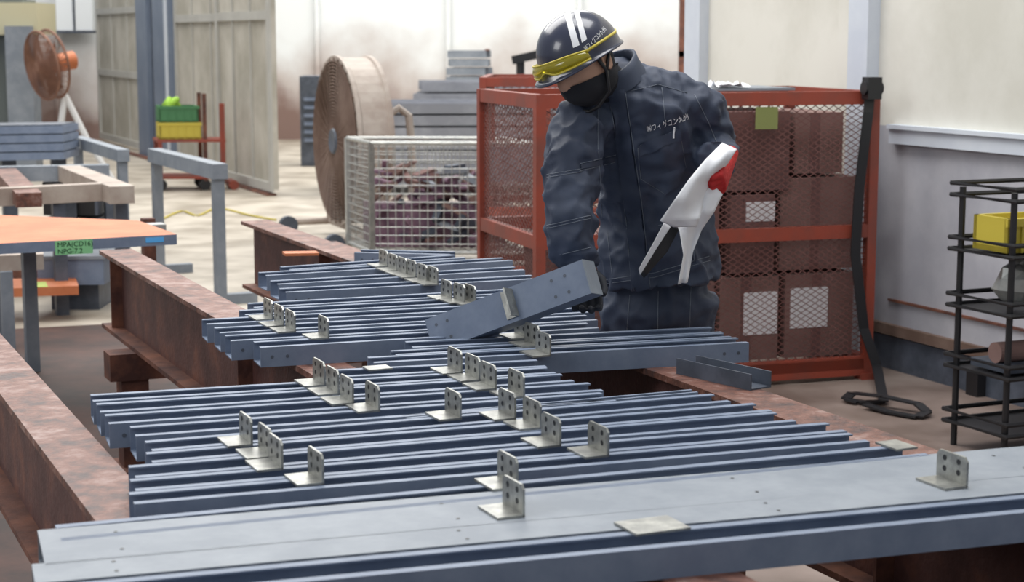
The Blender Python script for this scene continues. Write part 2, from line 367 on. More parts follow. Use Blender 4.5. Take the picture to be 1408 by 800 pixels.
strap(m,pts,.05,.003,U,black)
m.obox(CR+U*.01-Bk*.09+Z*1.31,U*.07,Bk*.06,Z*.1,black); m.cyl(CR+U*.0-Bk*.06+Z*1.36,CR+U*.09-Bk*.06+Z*1.36,.03,black)
fl=[P(1215,552,.012),P(1180,553,.012),P(1163,548,.02),P(1172,540,.03),P(1215,545,.05),P(1262,555,.04),P(1275,566,.02),P(1262,573,.012),P(1222,566,.012),P(1190,556,.02)]
for a,c in zip(fl,fl[1:]): m.bar(a,c,.045,.008,black)
m.obj('ratchet_strap')
# ---------------- wire basket
m=M()
O=P(512,366,0); BU=V((1,-.05,0)).normalized(); BV=V((-.35,.93,0)).normalized(); bw,bd,bh=1.12,.62,.86
def grid(m,O,U,Vv,w,h,pi,r,mm):
    k=int(w/pi)
    for i in range(k+1): m.tube([O+U*(w*i/k),O+U*(w*i/k)+Vv*h],r,mm,4)
    k=int(h/pi)
    for i in range(k+1): m.tube([O+Vv*(h*i/k),O+Vv*(h*i/k)+U*w],r,mm,4)
q=O+Z*.1
for (o_,u_,w_) in ((q,BU,bw),(q+BV*bd,BU,bw),(q,BV,bd),(q+BU*bw,BV,bd)):
    grid(m,o_,u_,Z,w_,bh-.1,.055,.0035,galv); m.tube([o_+Z*(bh-.1),o_+u_*w_+Z*(bh-.1)],.014,galv); m.tube([o_,o_+u_*w_],.014,galv)
    m.bar(o_-Z*.1,o_+Z*(bh-.1),.035,.035,galv,up=BV)
grid(m,q,BU,BV,bw,bd,.08,.004,galv)
m.obj('wire_mesh_basket')
m=M()
random.seed(3)
for i in range(90):
    c=q+BU*random.uniform(.12,bw-.12)+BV*random.uniform(.12,bd-.12)+Z*random.uniform(.08,.58); dv=V((random.uniform(-1,1),random.uniform(-1,1),random.uniform(-.5,.5))).normalized()*.09
    m.bar(c-dv,c+dv,random.uniform(.03,.09),random.uniform(.01,.05),random.choice([purple,purple,steelD,steelL,card,maroon]))
m.obox(q+BU*.1+BV*.25+Z*.01,BU*(bw-.2),BV*(bd-.3),Z*.3,purple)
m.obj('scrap_pieces')
m=M(); m.obox(q+BU*.82-BV*.025+Z*.5,V((.28,0,0)),BV*-.01,Z*.24,steelL); m.obj('basket_sign_plate')
# ---------------- drum fan
m=M(); ax=V((-.93,-.36,0)).normalized(); pe=V((.36,-.93,0)).normalized(); C=PD(461,194,13.5); R=.64
prof=[(0,R-.02),(0,R+.015),(-.03,R+.015),(-.04,R),(-.24,R),(-.25,R+.015),(-.28,R+.015),(-.28,R-.02)]
m.loft([circle(C+ax*x,pe,Z,r,48) for x,r in prof],fanl,False,True)
for i in range(1,26): m.tube(circle(C+ax*.01,pe,Z,R*i/26,40),.005,fanb,4,True)
for i in range(32):
    a=math.pi*2*i/32; dv=pe*math.cos(a)+Z*math.sin(a); m.tube([C+dv*.08+ax*.012,C+dv*R+ax*.005],.005,fanb,4)
m.loft([circle(C+ax*x,pe,Z,r,32) for x,r in((.02,.001),(.03,.09),(.0,.11),(-.1,.11))],steelD)
for i in range(6):
    a=math.pi*2*i/6; dv=pe*math.cos(a)+Z*math.sin(a); tv=-pe*math.sin(a)+Z*math.cos(a)
    m.add([C-ax*.06+dv*.1-tv*.05,C-ax*.12+dv*.1+tv*.05,C-ax*.14+dv*.58+tv*.18,C-ax*.06+dv*.58-tv*.12],[(0,1,2,3)],fanb)
m.loft([circle(C-ax*.27,pe,Z,r,40) for r in(R-.01,.001)],fanb,False)
for sg in(1,-1):
    q=C-ax*.14+pe*(sg*(R+.06)); g=V((q.x,q.y,0))
    m.tube([g+Z*.1,q-Z*.0,q-Z*-.05],.028,fanl); m.tube([q,C-ax*.14+pe*sg*R],.02,fanl); m.tube([g-ax*.4+Z*.1,g+ax*.35+Z*.1],.03,fanl)
    for e in(-.4,.35): m.cyl(g+ax*e+Z*.075-pe*.03,g+ax*e+Z*.075+pe*.03,.075,steelD)
g=C-ax*.14; m.tube([V((g.x,g.y,.1))+pe*(R+.06),V((g.x,g.y,.1))-pe*(R+.06)],.03,fanl)
hh=C-ax*.30+pe*.3
m.tube([V((hh.x,hh.y,.1)),hh+Z*.05,hh+Z*.2-ax*.03,hh+Z*.26-ax*.12,hh+Z*.2-ax*.2,hh-ax*.22,V((hh.x,hh.y,.1))-ax*.22],.03,fanl)
m.obj('drum_fan')
# ---------------- small pedestal fan left
m=M(); C=PD(60,90,19.0); ax2=V((-.72,-.65,-.15)).normalized(); p2=ax2.cross(Z).normalized(); q2=ax2.cross(p2)
fr=mat('fan_orange',(.16,.07,.045),.6,0,(.26,.13,.085),4); fw=mat('fan_white',(.62,.62,.62),.5)
for i in range(1,16): m.tube(circle(C+ax2*(.07-.05*(i/15)**2),p2,q2,.36*i/15,32),.007,fr,4,True)
for x in (.02,-.1): m.tube(circle(C+ax2*x,p2,q2,.37,32),.014,fr,6,True)
for i in range(36):
    a=2*math.pi*i/36; dv=p2*math.cos(a)+q2*math.sin(a); m.tube([C+ax2*.07+dv*.05,C+ax2*.02+dv*.36,C-ax2*.1+dv*.36,C-ax2*.14+dv*.1],.005,fr,4)
for i in range(4):
    a=math.pi/2*i+.4; dv=p2*math.cos(a)+q2*math.sin(a); tv=-p2*math.sin(a)+q2*math.cos(a)
    m.add([C+dv*.05-tv*.05,C-ax2*.05+dv*.05+tv*.05,C-ax2*.05+dv*.32+tv*.14,C+dv*.32-tv*.12],[(0,1,2,3)],fr)
m.cyl(C-ax2*.1,C-ax2*.36,.10,orange); m.cyl(C-ax2*.05,C+ax2*.08,.06,fr)
bs=C-ax2*.22; m.tube([bs,V((bs.x+.02,bs.y,.95))],.03,fw); ft=V((bs.x+.02,bs.y,.0))
for dv in (V((-.12,-.3,0)),V((.55,-.2,0)),V((-.25,.35,0))): m.tube([ft+Z*.95,ft+dv*.5+Z*.42,ft+dv+Z*.03],[.035,.035,.03],fw)
m.obj('pedestal_fan')
# ---------------- crates on red cart
O=P(222,262,0)
cu=V((1,.1,0)).normalized(); cv=V((-.3,.95,0)).normalized()
def crate(m,o,u,v,w,d_,h,mm):
    t=.02; m.obox(o,u*w,v*d_,Z*t,mm); m.obox(o,u*w,v*t,Z*h,mm); m.obox(o+v*(d_-t),u*w,v*t,Z*h,mm); m.obox(o,u*t,v*d_,Z*h,mm); m.obox(o+u*(w-t),u*t,v*d_,Z*h,mm); m.obox(o-u*.012-v*.012+Z*(h-.03),u*(w+.024),v*.012,Z*.03,mm)
    for i in range(1,5): m.obox(o+u*(w*i/5)-v*.008,u*.012,v*.008,Z*(h-.03),mm)
m=M()
crate(m,O+Z*.532,cu,cv,.42,.35,.17,yellow); crate(m,O+Z*.704,cu,cv,.40,.35,.17,green)
m.obj('plastic_crates')
m=M(); random.seed(8)
for i in range(7):
    c=O+cu*random.uniform(.08,.26)+cv*random.uniform(.08,.26)+Z*.80; m.tube([c,c+V((random.uniform(-.03,.03),0,.07)),c+V((random.uniform(-.07,.07),random.uniform(-.04,.04),.15))],[.04,.045,.025],lime,8)
m.obj('lime_gloves',smooth=True)
m=M()
for a,c in ((0,0),(.46,0),(.46,.4),(0,.4)): m.bar(O+cu*a+cv*c+Z*.1,O+cu*a+cv*c+Z*(.53 if a==0 else 1.0),.04,.04,rust if a else red,up=cv)
for z in(.12,.5): m.obox(O-cu*.03-cv*.03+Z*z,cu*.7,cv*.46,Z*.03,red)
for a in (0,.45):
    for c in (0,.4): m.cyl(O+cu*a+cv*c+Z*.06-cv*.02,O+cu*a+cv*c+Z*.06+cv*.02,.06,black)
m.bar(O+cu*.64+Z*.12,O+cu*.64+Z*.9,.05,.05,red,up=cv); m.cyl(O+cu*.75+Z*.05,O+cu*.75+cv*.3+Z*.05,.05,red)
m.obj('red_cart')
m=M()
hp=[P(225,300,.01),P(250,290,.01),P(272,296,.01),P(300,286,.01),P(345,296,.01),P(385,303,.01)]; hs=[]
for i in range(len(hp)-1):
    for j in range(5):
        t=j/5; p0=hp[max(i-1,0)];p1=hp[i];p2=hp[i+1];p3=hp[min(i+2,len(hp)-1)]; hs.append(.5*((2*p1)+(p2-p0)*t+(2*p0-5*p1+4*p2-p3)*t*t+(3*p1-p0-3*p2+p3)*t**3))
m.tube(hs,.008,yellow,6); m.obj('yellow_hose')
def sh2(name,tl,tr,Y,mm,w=.09):
    m=M(); p=P(*tl,.80); q=P(*tr,.80); m.bar(p,q,w,w,mm); d=(q-p).normalized(); s=d.cross(Z)
    for e in(.06,(q-p).length-.06):
        g=p+d*e; m.bar(V((g.x,g.y,0)),g-Z*w/2,.06,.08,mm,up=d); m.bar(V((g.x,g.y,.03))-s*.22,V((g.x,g.y,.03))+s*.22,.07,.06,mm)
    m.obj(name)
sh2('steel_sawhorse',(212,213),(303,236),9,steelL,.09)
sh2('steel_sawhorse',(105,194),(170,214),9,steelL,.08)
# ---------------- left work area
m=M(); p=P(-60,338,.74); q=P(243,322,.74); r=P(190,303,.74); r0=P(-60,293,.74)
def slab(m,ps,t,mt,ms):
    k=len(ps); m.add(ps,[tuple(range(k))],mt); lo=[x-Z*t for x in ps]; m.add(lo,[tuple(range(k))[::-1]],ms)
    for i in range(k): j=(i+1)%k; m.add([ps[i],ps[j],lo[j],lo[i]],[(0,1,2,3)],ms)
slab(m,[p,q,r,r0],.045,orange,steel)
o=m.obj('orange_primed_plate')
def label(p0,u,v,w,h,mm,lines,name,tm=ink):
    m=M(); nn=u.cross(v).normalized(); 
    if (CAM-p0).dot(nn)<0: nn=-nn
    m.obox(p0+nn*.001,u*w,v*h,nn*.001,mm); L=m.obj(name)
    for i,t in enumerate(lines):
        cu_=bpy.data.curves.new('lettering','FONT'); cu_.body=t; cu_.size=h*.5; cu_.extrude=.0004; to=bpy.data.objects.new('lettering',cu_); sc.collection.objects.link(to)
        R=Matrix((u,v,u.cross(v))).transposed().to_4x4(); R.translation=p0+u*w*.06+v*(h*(.56-.48*i))+nn*.0028; to.matrix_world=R; cu_.materials.append(tm); to.parent=L
u=(q-p).normalized()
fp=lambda px:min((p.lerp(q,i/1000) for i in range(1001)),key=lambda x:abs(proj(x)-px))
a0=fp(75);a1=fp(127); label(a0-Z*.062,u,Z,(a1-a0).length,.06,glabel,['MPA(CD16)','NPG-7.2'],'green_label')
label(fp(200)-Z*.03,u,Z,.08,.022,mat('blue_tag',(.1,.4,.8),.5),[],'blue_tag')
m=M(); a=P(-60,330,.69);c=P(205,318,.69); a=a+V((0,.35,0));c=c+V((0,.35,0)); m.bar(a-Z*.035,c-Z*.035,.10,.07,galv)
for t in(.02,.25): g=a.lerp(c,t); m.bar(V((g.x,g.y,0)),g-Z*.07,.06,.06,steelL,up=u)
m.bar(V((c.x-.12,c.y+.2,0)),V((c.x-.12,c.y+.2,.695)),.06,.06,rust,up=u)
m.obj('plate_support_beam')
a=P(-30,272,.70);c=P(165,262,.70); m=M(); m.bar(a,c,.1,.1,fanl); a2=P(-30,240,.70); c2_=P(150,236,.70); m.bar(a2,c2_,.1,.1,steelL); m.bar(P(95,238,.70),P(168,268,.70),.14,.1,fanl); m.bar(P(5,238,.70),P(40,275,.70),.14,.08,rustHi)
for g in (a,c,a2,c2_,P(95,238,.7),a.lerp(c,.55)): m.bar(V((g.x,g.y,0)),g-Z*.05,.07,.07,steelD,up=n)
m.obj('steel_work_frame')
m=M(); m.obox(P(60,296,.42),V((.34,0,0)),V((0,.4,0)),Z*.22,black); m.obox(P(60,296,.42)+V((.34,0,0)),V((.02,0,0)),V((0,.4,0)),Z*.22,steelD); m.obox(P(60,296,.42)+V((0,0,-.42)),V((.36,0,0)),V((0,.4,0)),Z*.4,steelD); m.obj('black_steel_bin')
m=M()
for i in range(4): m.obox(P(-60,222,.72)+Z*(i*.062),P(88,219,.72)-P(-60,222,.72),V((.0,.45,0)),Z*.052,steel); 
for i in range(4): m.obox(P(-60,222,.72)+Z*(i*.062+.052)+V((0,.01,0)),P(86,219,.72)-P(-60,222,.72),V((.0,.4,0)),Z*.010,steelD)
m.obj('stacked_grey_channels')
m=M()
for px in(0,70): g=P(px,219,.72)+V((0,.2,0)); m.bar(V((g.x,g.y,0)),g,.1,.1,steelD,up=n)
m.obj('channel_stand')
m=M(); O=P(52,392,.16); w=P(145,390,.16).x-O.x; m.obox(O-Z*.0,V((w,.02,0)),V((0,.5,0)),Z*.15,steel); m.obox(O-V((.01,.01,-.15)),V((w+.02,.02,0)),V((0,.5,0)),Z*.02,steelL); m.obox(O-Z*.16+V((.05,.1,0)),V((w-.1,0,0)),V((0,.3,0)),Z*.16,steelD); m.obj('grey_steel_box')
m=M(); ps=[P(-60,399,.2),P(108,393,.2),P(104,381,.2),P(-60,385,.2)]; slab(m,ps,.05,orange,orange); m.obox(P(-50,405,.0),V((.6,0,0)),V((0,.15,0)),Z*.15,rust); m.obj('orange_primed_strip')
m=M(); ps=[P(40,395,.202),P(66,394,.202),P(63,387,.202),P(38,388,.202)]; slab(m,ps,.002,ylabel,ylabel); m.obj('lime_label')
m=M(); a=P(-60,362,.45); c=P(60,358,.45); m.bar(a,c,.12,.08,fanl); m.bar(V((a.x+.25,a.y,0)),a+V((.25,0,-.04)),.06,.06,steelL,up=n); m.bar(V((c.x-.25,c.y,0)),c-V((.25,0,.04)),.06,.06,steelL,up=n); m.obj('low_support_beam')
m=M(); p=P(440,335,.5); q=P(520,365,.5); m.bar(p,q,.18,.02,rustHi); m.bar(p-Z*.25,q-Z*.25,.02,.48,rustP); m.obj('short_rusty_beam')
m=M(); o=P(392,352,zb+.001); m.obox(o,V((.13,.02,0)),V((-.02,.07,0)),Z*.01,orange); m.obj('orange_shim')
# ---------------- steel stacks through the opening
def stack(name,p,u,L,v,rows,cols,w,h,mm,gap=.02):
    m=M()
    for r in range(rows):
        for c in range(cols):
            o=p+v*(c*w)+Z*(r*h)+u*random.uniform(0,.1); pr=[(0,0),(w-gap,0),(w-gap,h-gap),(w-gap-.01,h-gap),(w-gap-.01,.01),(.01,.01),(.01,h-gap),(0,h-gap)]
            m.prism(pr,o,o+u*L,v,Z,mm)
        if r%3==2: m.obox(p+Z*(r*h+h-gap)+u*.5,u*.06,v*(cols*w),Z*gap,card)
    for e in(.3,L-.4): m.obox(p-Z*.1+u*e,u*.1,v*(cols*w),Z*.1,card)
    m.obj(name)
bl=mat('lavender_steel',(.24,.25,.285),.5,.1,(.34,.35,.39),3)
stack('steel_section_stack',V((-1.9,17.5,.1)),V((1,.05,0)),4.6,V((0,1,0)),7,6,.2,.12,bl)
stack('steel_section_stack',V((-1.1,19.5,.1)),V((1,.02,0)),4.5,V((0,1,0)),8,5,.2,.125,bl)
stack('steel_section_stack',V((-.85,22.5,.1)),V((1,.02,0)),.5,V((0,1,0)),12,3,.2,.11,steelL)
stack('steel_section_stack',V((-10.2,24.5,.1)),V((1,.0,0)),3.2,V((0,1,0)),17,3,.25,.13,steelD)
m=M(); o=V((-2.6,21.5,0)); m.obox(o,V((.5,0,0)),V((0,.5,0)),Z*1.1,steelD)
for i in range(6): m.obox(o+V((.05,-.02,.3+i*.1)),V((.4,0,0)),V((0,.02,0)),Z*.04,steel)
m.obj('machine_cabinet')
m=M(); o=V((.1,21,0)); m.cyl(o,o+Z*1.35,.05,black); m.bar(o+Z*1.3+V((-.1,0,0)),o+Z*1.38+V((.25,0,0)),.12,.1,black); m.cyl(o+V((.25,0,0)),o+V((.25,0,1.45)),.04,steelD);m.obox(o+V((-.3,-.2,0)),V((.8,0,0)),V((0,.5,0)),Z*.9,steelD); m.obj('drill_press')
m=M(); o=PD(-40,215,20); o.z=0
m.obox(o,V((.65,0,0)),V((0,.6,0)),Z*2.0,mat('mach_grey',(.12,.14,.14),.6)); m.obox(o+V((-.1,-.1,1.6)),V((.95,0,0)),V((0,.8,0)),Z*.36,mat('mach_cream',(.52,.48,.32),.5)); m.cyl(o+V((.25,-.25,1.3)),o+V((.25,-.25,1.62)),.14,bluem); m.cyl(o+V((.25,-.25,1.05)),o+V((.25,-.25,1.3)),.05,steelD); m.obox(o+V((.5,-.2,0)),V((.3,0,0)),V((0,.3,0)),Z*1.7,steelL)
m.obj('column_drill')
# ---------------- right rack
m=M(); O=P(1380,634,0); RW,RD,RH=.75,.30,1.02
for a in (0,RW):
    for c in (0,RD): m.tube([O+n*a+b*c,O+n*a+b*c+Z*RH],.013,black,8)
for z in(.10,.32,.56,.78,.99):
    cs=[O-n*.02-b*.03,O-n*.04+b*(RD+.02),O+n*(RW+.02)+b*(RD+.02),O+n*(RW+.02)-b*.03]
    path=[c+Z*z for c in cs]
    for h in(0,.045): m.tube([x+Z*h for x in path],.010,black,6,True)
    if z<.9: m.obox(cs[0]+Z*(z-.008),n*(RW+.04),b*(RD+.04),Z*.006,black)
m.obj('black_shelf_rack')
m=M(); crate(m,O+Z*.79+b*.03,n,b,.3,.2,.13,yellow); m.obj('yellow_parts_bin')
blob('plastic_bag',O+n*.13+b*.12+Z*.66,.09,.09,.085,galv,7)
m=M(); m.obox(O+n*.02+b*.02+Z*.33,n*.35,b*.22,Z*.03,steelD); m.cyl(O+n*.02+b*.1+Z*.40,O+n*.4+b*.1+Z*.40,.04,card); m.obj('rack_parts')
# ================= WORKER =================
man=empty('worker')
def bodyring(px,py,Y,hw,dep,tan,yaw=.36,k=24,e=2.4):
    c=PD(px,py,Y); s=V((math.cos(yaw),-math.sin(yaw),0)); s=(s-tan*s.dot(tan)).normalized(); fwd=tan.cross(s).normalized()
    r=hw*Y/f; pts=[]
    for i in range(k):
        a=2*math.pi*i/k; ca,sa=math.cos(a),math.sin(a)
        x=math.copysign(abs(ca)**(2/e),ca)*r; y=math.copysign(abs(sa)**(2/e),sa)*dep; pts.append(c+s*x+fwd*y)
    return pts
T=[(908,386,4.95,80,.150),(905,345,4.95,79,.150),(902,295,4.93,74,.140),(897,245,4.90,76,.140),(889,200,4.87,80,.142),(877,165,4.83,84,.132),(863,140,4.80,78,.112),(849,121,4.775,50,.092),(840,104,4.76,33,.080),(838,94,4.755,29,.074)]
cs=[PD(a[0],a[1],a[2]) for a in T]
m=M(); rings=[]
for i,a in enumerate(T):
    t=(cs[min(i+1,len(T)-1)]-cs[max(i-1,0)]).normalized(); rings.append(bodyring(*a,t))
m.loft(rings,navy)
def limb(m,pts,mm,k=16,sub=4):
    P_=[PD(*p[:3]) if len(p)==4 else V(p[0]) for p in pts]; R_=[p[-1] for p in pts]
    op=[];orr=[]
    for i in range(len(P_)-1):
        p0=P_[max(i-1,0)];p1=P_[i];p2=P_[i+1];p3=P_[min(i+2,len(P_)-1)]
        for j in range(sub):
            t=j/sub; op.append(.5*((2*p1)+(p2-p0)*t+(2*p0-5*p1+4*p2-p3)*t*t+(3*p1-p0-3*p2+p3)*t**3)); orr.append(R_[i]*(1-t)+R_[i+1]*t)
    op.append(P_[-1]);orr.append(R_[-1]); m.tube(op,orr,mm,k)
limb(m,[(905,146,4.82,.085),(948,150,4.82,.080),(969,180,4.86,.076),(977,204,4.88,.068),(981,212,4.80,.060),(985,216,4.72,.052)],navy)
limb(m,[(840,165,4.80,.08),(800,172,4.74,.080),(787,222,4.66,.076),(783,280,4.60,.068),(788,325,4.59,.062),(797,366,4.60,.054)],navy)
jk=m.obj('jacket',man)
rm=jk.modifiers.new('r','REMESH'); rm.mode='VOXEL'; rm.voxel_size=.007
sm=jk.modifiers.new('s','SMOOTH'); sm.iterations=4
def folds(o,kx=1.0):
    for sz,st in((.13,.026),(.06,.020),(.028,.008)):
        tx=bpy.data.textures.new('folds','CLOUDS'); tx.noise_scale=sz; tx.noise_depth=0; tx.noise_basis='IMPROVED_PERLIN'
        dm=o.modifiers.new('d','DISPLACE'); dm.texture=tx; dm.texture_coords='GLOBAL'; dm.strength=st*kx; dm.mid_level=.5
    for sz,st in((.10,.018),(.05,.009)):
        tx=bpy.data.textures.new('creases','MUSGRAVE'); tx.musgrave_type='RIDGED_MULTIFRACTAL'; tx.noise_scale=sz; tx.octaves=1.0
        dm=o.modifiers.new('d','DISPLACE'); dm.texture=tx; dm.texture_coords='GLOBAL'; dm.strength=st*kx; dm.mid_level=.5
    s2=o.modifiers.new('s2','SMOOTH'); s2.iterations=1
folds(jk); bake(jk)
def bvh_of(o):
    me=o.data; return BVHTree.FromPolygons([v.co.copy() for v in me.vertices],[tuple(p.vertices) for p in me.polygons])
jb=bvh_of(jk)
def hit(bv,x,y,off=.002):
    d=ray(x,y).normalized(); h=bv.ray_cast(CAM,d)
    if h[0] is None: return None
    nn=h[1]; 
    if nn.dot(d)>0: nn=-nn
    return h[0]+nn*off
def seam(m,bv,pts,mm,r=.0010,off=.0007,dens=5):
    out=[]
    for (x0,y0),(x1,y1) in zip(pts,pts[1:]):
        k=max(2,int(math.hypot(x1-x0,y1-y0)/dens))
        for i in range(k):
            t=i/k; h=hit(bv,x0+(x1-x0)*t,y0+(y1-y0)*t,off)
            if h: out.append(h)
    h=hit(bv,*pts[-1],off)
    if h: out.append(h)
    run=[]
    for p_ in out:
        if run and (p_-run[-1]).length>.06:
            if len(run)>1: m.tube(run,r,mm,5)
            run=[]
        run.append(p_)
    if len(run)>1: m.tube(run,r,mm,5)
def patch(m,bv,quad,mm,off=.003,nu=8,nv=8):
    g=[];(a,b_,c,d)=quad
    for j in range(nv+1):
        for i in range(nu+1):
            u=i/nu;v=j/nv; x=(a[0]*(1-u)+b_[0]*u)*(1-v)+(d[0]*(1-u)+c[0]*u)*v; y=(a[1]*(1-u)+b_[1]*u)*(1-v)+(d[1]*(1-u)+c[1]*u)*v
            g.append(hit(bv,x,y,off))
    idx={};vs=[]
    for i,p in enumerate(g):
        if p is not None: idx[i]=len(vs); vs.append(p)
    fs=[]
    for j in range(nv):
        for i in range(nu):
            q=[j*(nu+1)+i,j*(nu+1)+i+1,(j+1)*(nu+1)+i+1,(j+1)*(nu+1)+i]
            if all(k in idx for k in q) and max((g[q[0]]-g[q[k]]).length for k in(1,2,3))<.08: fs.append(tuple(idx[k] for k in q))
    m.add(vs,fs,mm)
m=M()
patch(m,jb,[(838,128),(858,122),(884,300),(862,305)],navy,.005,4,30); patch(m,jb,[(862,305),(884,300),(893,395),(870,402)],navy,.005,4,16)
patch(m,jb,[(878,204),(934,182),(942,230),(882,246)],navy,.004,14,12); patch(m,jb,[(882,246),(942,230),(930,256),(915,266)],navy,.004,12,6); patch(m,jb,[(876,200),(934,176),(936,192),(880,214)],navy,.007,14,3)
patch(m,jb,[(798,226),(846,215),(846,222),(798,233)],navyd,.004,10,2)
for pl in ([(837,128),(848,200),(861,305),(869,400)],[(859,122),(871,200),(885,300),(894,395)],[(840,128),(851,200),(864,305),(872,400)],[(910,120),(915,170)],
   [(877,204),(935,182),(943,230),(915,267),(881,246),(877,204)],[(880,200),(932,178)],[(880,213),(908,224),(936,192)],
   [(797,225),(847,213)],[(797,235),(846,223)],[(830,385),(900,375),(975,352)],[(832,390),(900,381),(976,358)],[(905,310),(950,300),(955,360)],[(835,320),(842,378)],
   [(752,240),(800,232)],[(752,244),(800,236)],[(752,310),(812,296)],[(752,314),(812,300)],[(770,350),(812,340)],[(955,130),(975,170),(985,195)],[(868,125),(905,116),(945,128)],[(822,150),(822,200),(826,260),(828,300)]): seam(m,jb,pl,stitch)
m.obj('jacket_seams',man,smooth=True)
m=M(); seam(m,jb,[(925,190),(928,172)],white,.0025,.009); m.obj('pen',man)
def wraptext(body,bv,x0,y0,x1,y1,hpx,mm,name,par):
    cu_=bpy.data.curves.new('t','FONT'); cu_.body=body; cu_.size=1; to=bpy.data.objects.new('t',cu_); sc.collection.objects.link(to)
    dg=bpy.context.evaluated_depsgraph_get(); dg.update(); me=bpy.data.meshes.new_from_object(to.evaluated_get(dg)); bpy.data.objects.remove(to)
    xs=[v.co.x for v in me.vertices]
    if not xs: return
    w=max(xs)-min(xs); xm=min(xs); L=math.hypot(x1-x0,y1-y0); ux,uy=(x1-x0)/L,(y1-y0)/L
    for v in me.vertices:
        a=(v.co.x-xm)/w*L; c=v.co.y*hpx; h=hit(bv,x0+ux*a+uy*c,y0+uy*a-ux*c,.0035)
        if h is None: h=PD(x0+ux*a,y0+uy*a,4.9)
        v.co=h
    me.materials.append(mm); o=bpy.data.objects.new(name,me); sc.collection.objects.link(o); o.parent=par
wraptext('㈱フィグコン九州',jb,890,181,946,164,10,white,'jacket_lettering',man)
# collar
m=M(); tn=(cs[-1]-cs[-3]).normalized()
rg=[bodyring(845,114,4.765,44,.088,tn),bodyring(841,98,4.755,38,.082,tn),bodyring(839,88,4.75,36,.080,tn),bodyring(839,88,4.75,32,.074,tn),bodyring(842,106,4.76,32,.074,tn)]
m.loft(rg,navy,False); m.obj('collar',man,smooth=True)
# trousers
m=M(); hc=PD(905,395,4.97); 
rgs=[]
for z,hw,dp,xo in ((.98,.145,.115,0),(.90,.150,.12,0),(.82,.150,.12,0),(.78,.135,.11,0)):
    rgs.append([V((hc.x+xo,hc.y,z))+V((math.cos(a)*hw,math.sin(a)*dp,0)) for a in [2*math.pi*i/24 for i in range(24)]])
m.loft(rgs,navy)
for sg in(-1,1):
    x=hc.x+sg*.08; limb(m,[(V((x,hc.y,.86)),.088),(V((x+sg*.005,hc.y,.70)),.084),(V((x+sg*.01,hc.y-.02,.5)),.074),(V((x+sg*.01,hc.y+.01,.3)),.070),(V((x+sg*.01,hc.y+.02,.10)),.066)],navy)
tr=m.obj('trousers',man); rm=tr.modifiers.new('r','REMESH'); rm.mode='VOXEL'; rm.voxel_size=.01; sm=tr.modifiers.new('s','SMOOTH'); sm.iterations=4
folds(tr); bake(tr)
m=M(); tb=bvh_of(tr); seam(m,tb,[(866,405),(862,455)],stitch); seam(m,tb,[(905,400),(904,458)],stitch); seam(m,tb,[(950,390),(948,455)],stitch); m.obj('trouser_seams',man)
m=M()
for sg in(-1,1):
    x=hc.x+sg*.09; y=hc.y
    m.loft([[V((x+math.cos(a)*w,y+yo+math.sin(a)*l,z)) for a in [2*math.pi*i/16 for i in range(16)]] for z,w,l,yo in((0.001,.048,.135,-.05),(.025,.052,.14,-.05),(.06,.046,.12,-.04),(.10,.042,.06,.01),(.15,.05,.06,.02))],black)
m.obj('boots',man,smooth=True)
# neck + head
Fh=V((-.60,-.66,-.40)).normalized(); Uh=V((-.46,-.18,.80)); Uh=(Uh-Fh*Uh.dot(Fh)).normalized(); Sh=Uh.cross(Fh).normalized()
HC=PD(801,88,4.66)
def hl(x,y,z): return HC+Fh*x+Sh*y+Uh*z
m=M(); limb(m,[(842,125,4.78,.060),(828,110,4.72,.058),(HC+Uh*-.04-Fh*.02,.060)],blackc); 
m.obj('neck_gaiter',man,smooth=True)
NU=40;NV=30
def headpt(th,ph):
    x=math.sin(th)*math.cos(ph); y=math.sin(th)*math.sin(ph); z=math.cos(th)
    X=x*.096; Y_=y*.075; Z_=z*.115
    if z<0: Y_*=1-.25*z*z; X*=1-.08*(-z) ; 
    if z<-.3 and x>0: X+=.010*x*(-z)
    fr=max(0,x)
    nose=math.exp(-(Y_/.013)**2)*math.exp(-((Z_+.018)/.022)**2)*fr; X+=nose*.026
    for sg in(1,-1): X-= .010*math.exp(-((Y_-sg*.032)/.016)**2-((Z_-.012)/.013)**2)*fr
    X+=.006*math.exp(-((Z_-.036)/.01)**2)*fr
    X+=.006*math.exp(-(Y_/.02)**2-((Z_+.062)/.01)**2)*fr
    return (X,Y_,Z_)
m=M(); vs=[];lc=[]
for j in range(NV+1):
    for i in range(NU):
        l=headpt(math.pi*max(.002,min(.998,j/NV)),2*math.pi*i/NU-math.pi); lc.append(l); vs.append(hl(*l))
for j in range(NV):
    for i in range(NU):
        q=(j*NU+i,j*NU+(i+1)%NU,(j+1)*NU+(i+1)%NU,(j+1)*NU+i); cx=sum(lc[k][0] for k in q)/4;cz=sum(lc[k][2] for k in q)/4
        mm=skin if (cx>.005 and cz>-.040) else blackc
        m.add([vs[k] for k in q],[(0,1,2,3)],mm)
hd=m.obj('head',man,smooth=True)
bm=bmesh.new(); bm.from_mesh(hd.data); bmesh.ops.remove_doubles(bm,verts=bm.verts,dist=1e-5); bmesh.ops.recalc_face_normals(bm,faces=bm.faces); bm.to_mesh(hd.data); bm.free()
m=M(); rings=[]
for zz,ex in ((-.036,.005),(-.048,.008),(-.062,.010),(-.085,.009),(-.106,.002)):
    rr=[]
    for i in range(32):
        ph=2*math.pi*i/32-math.pi; th=math.acos(max(-.95,min(.95,zz/.115))); X,Y_,_=headpt(th,ph); L=math.hypot(X,Y_) or 1; fold=.0025*math.sin(ph*7+zz*90)
        rr.append(hl(X*(1+(ex+fold)/L),Y_*(1+(ex+fold)/L),zz+(.010*math.cos(ph) if zz>-.04 else 0)))
    rings.append(rr)
m.loft(rings,blackc,False); m.obj('face_mask',man,smooth=True)
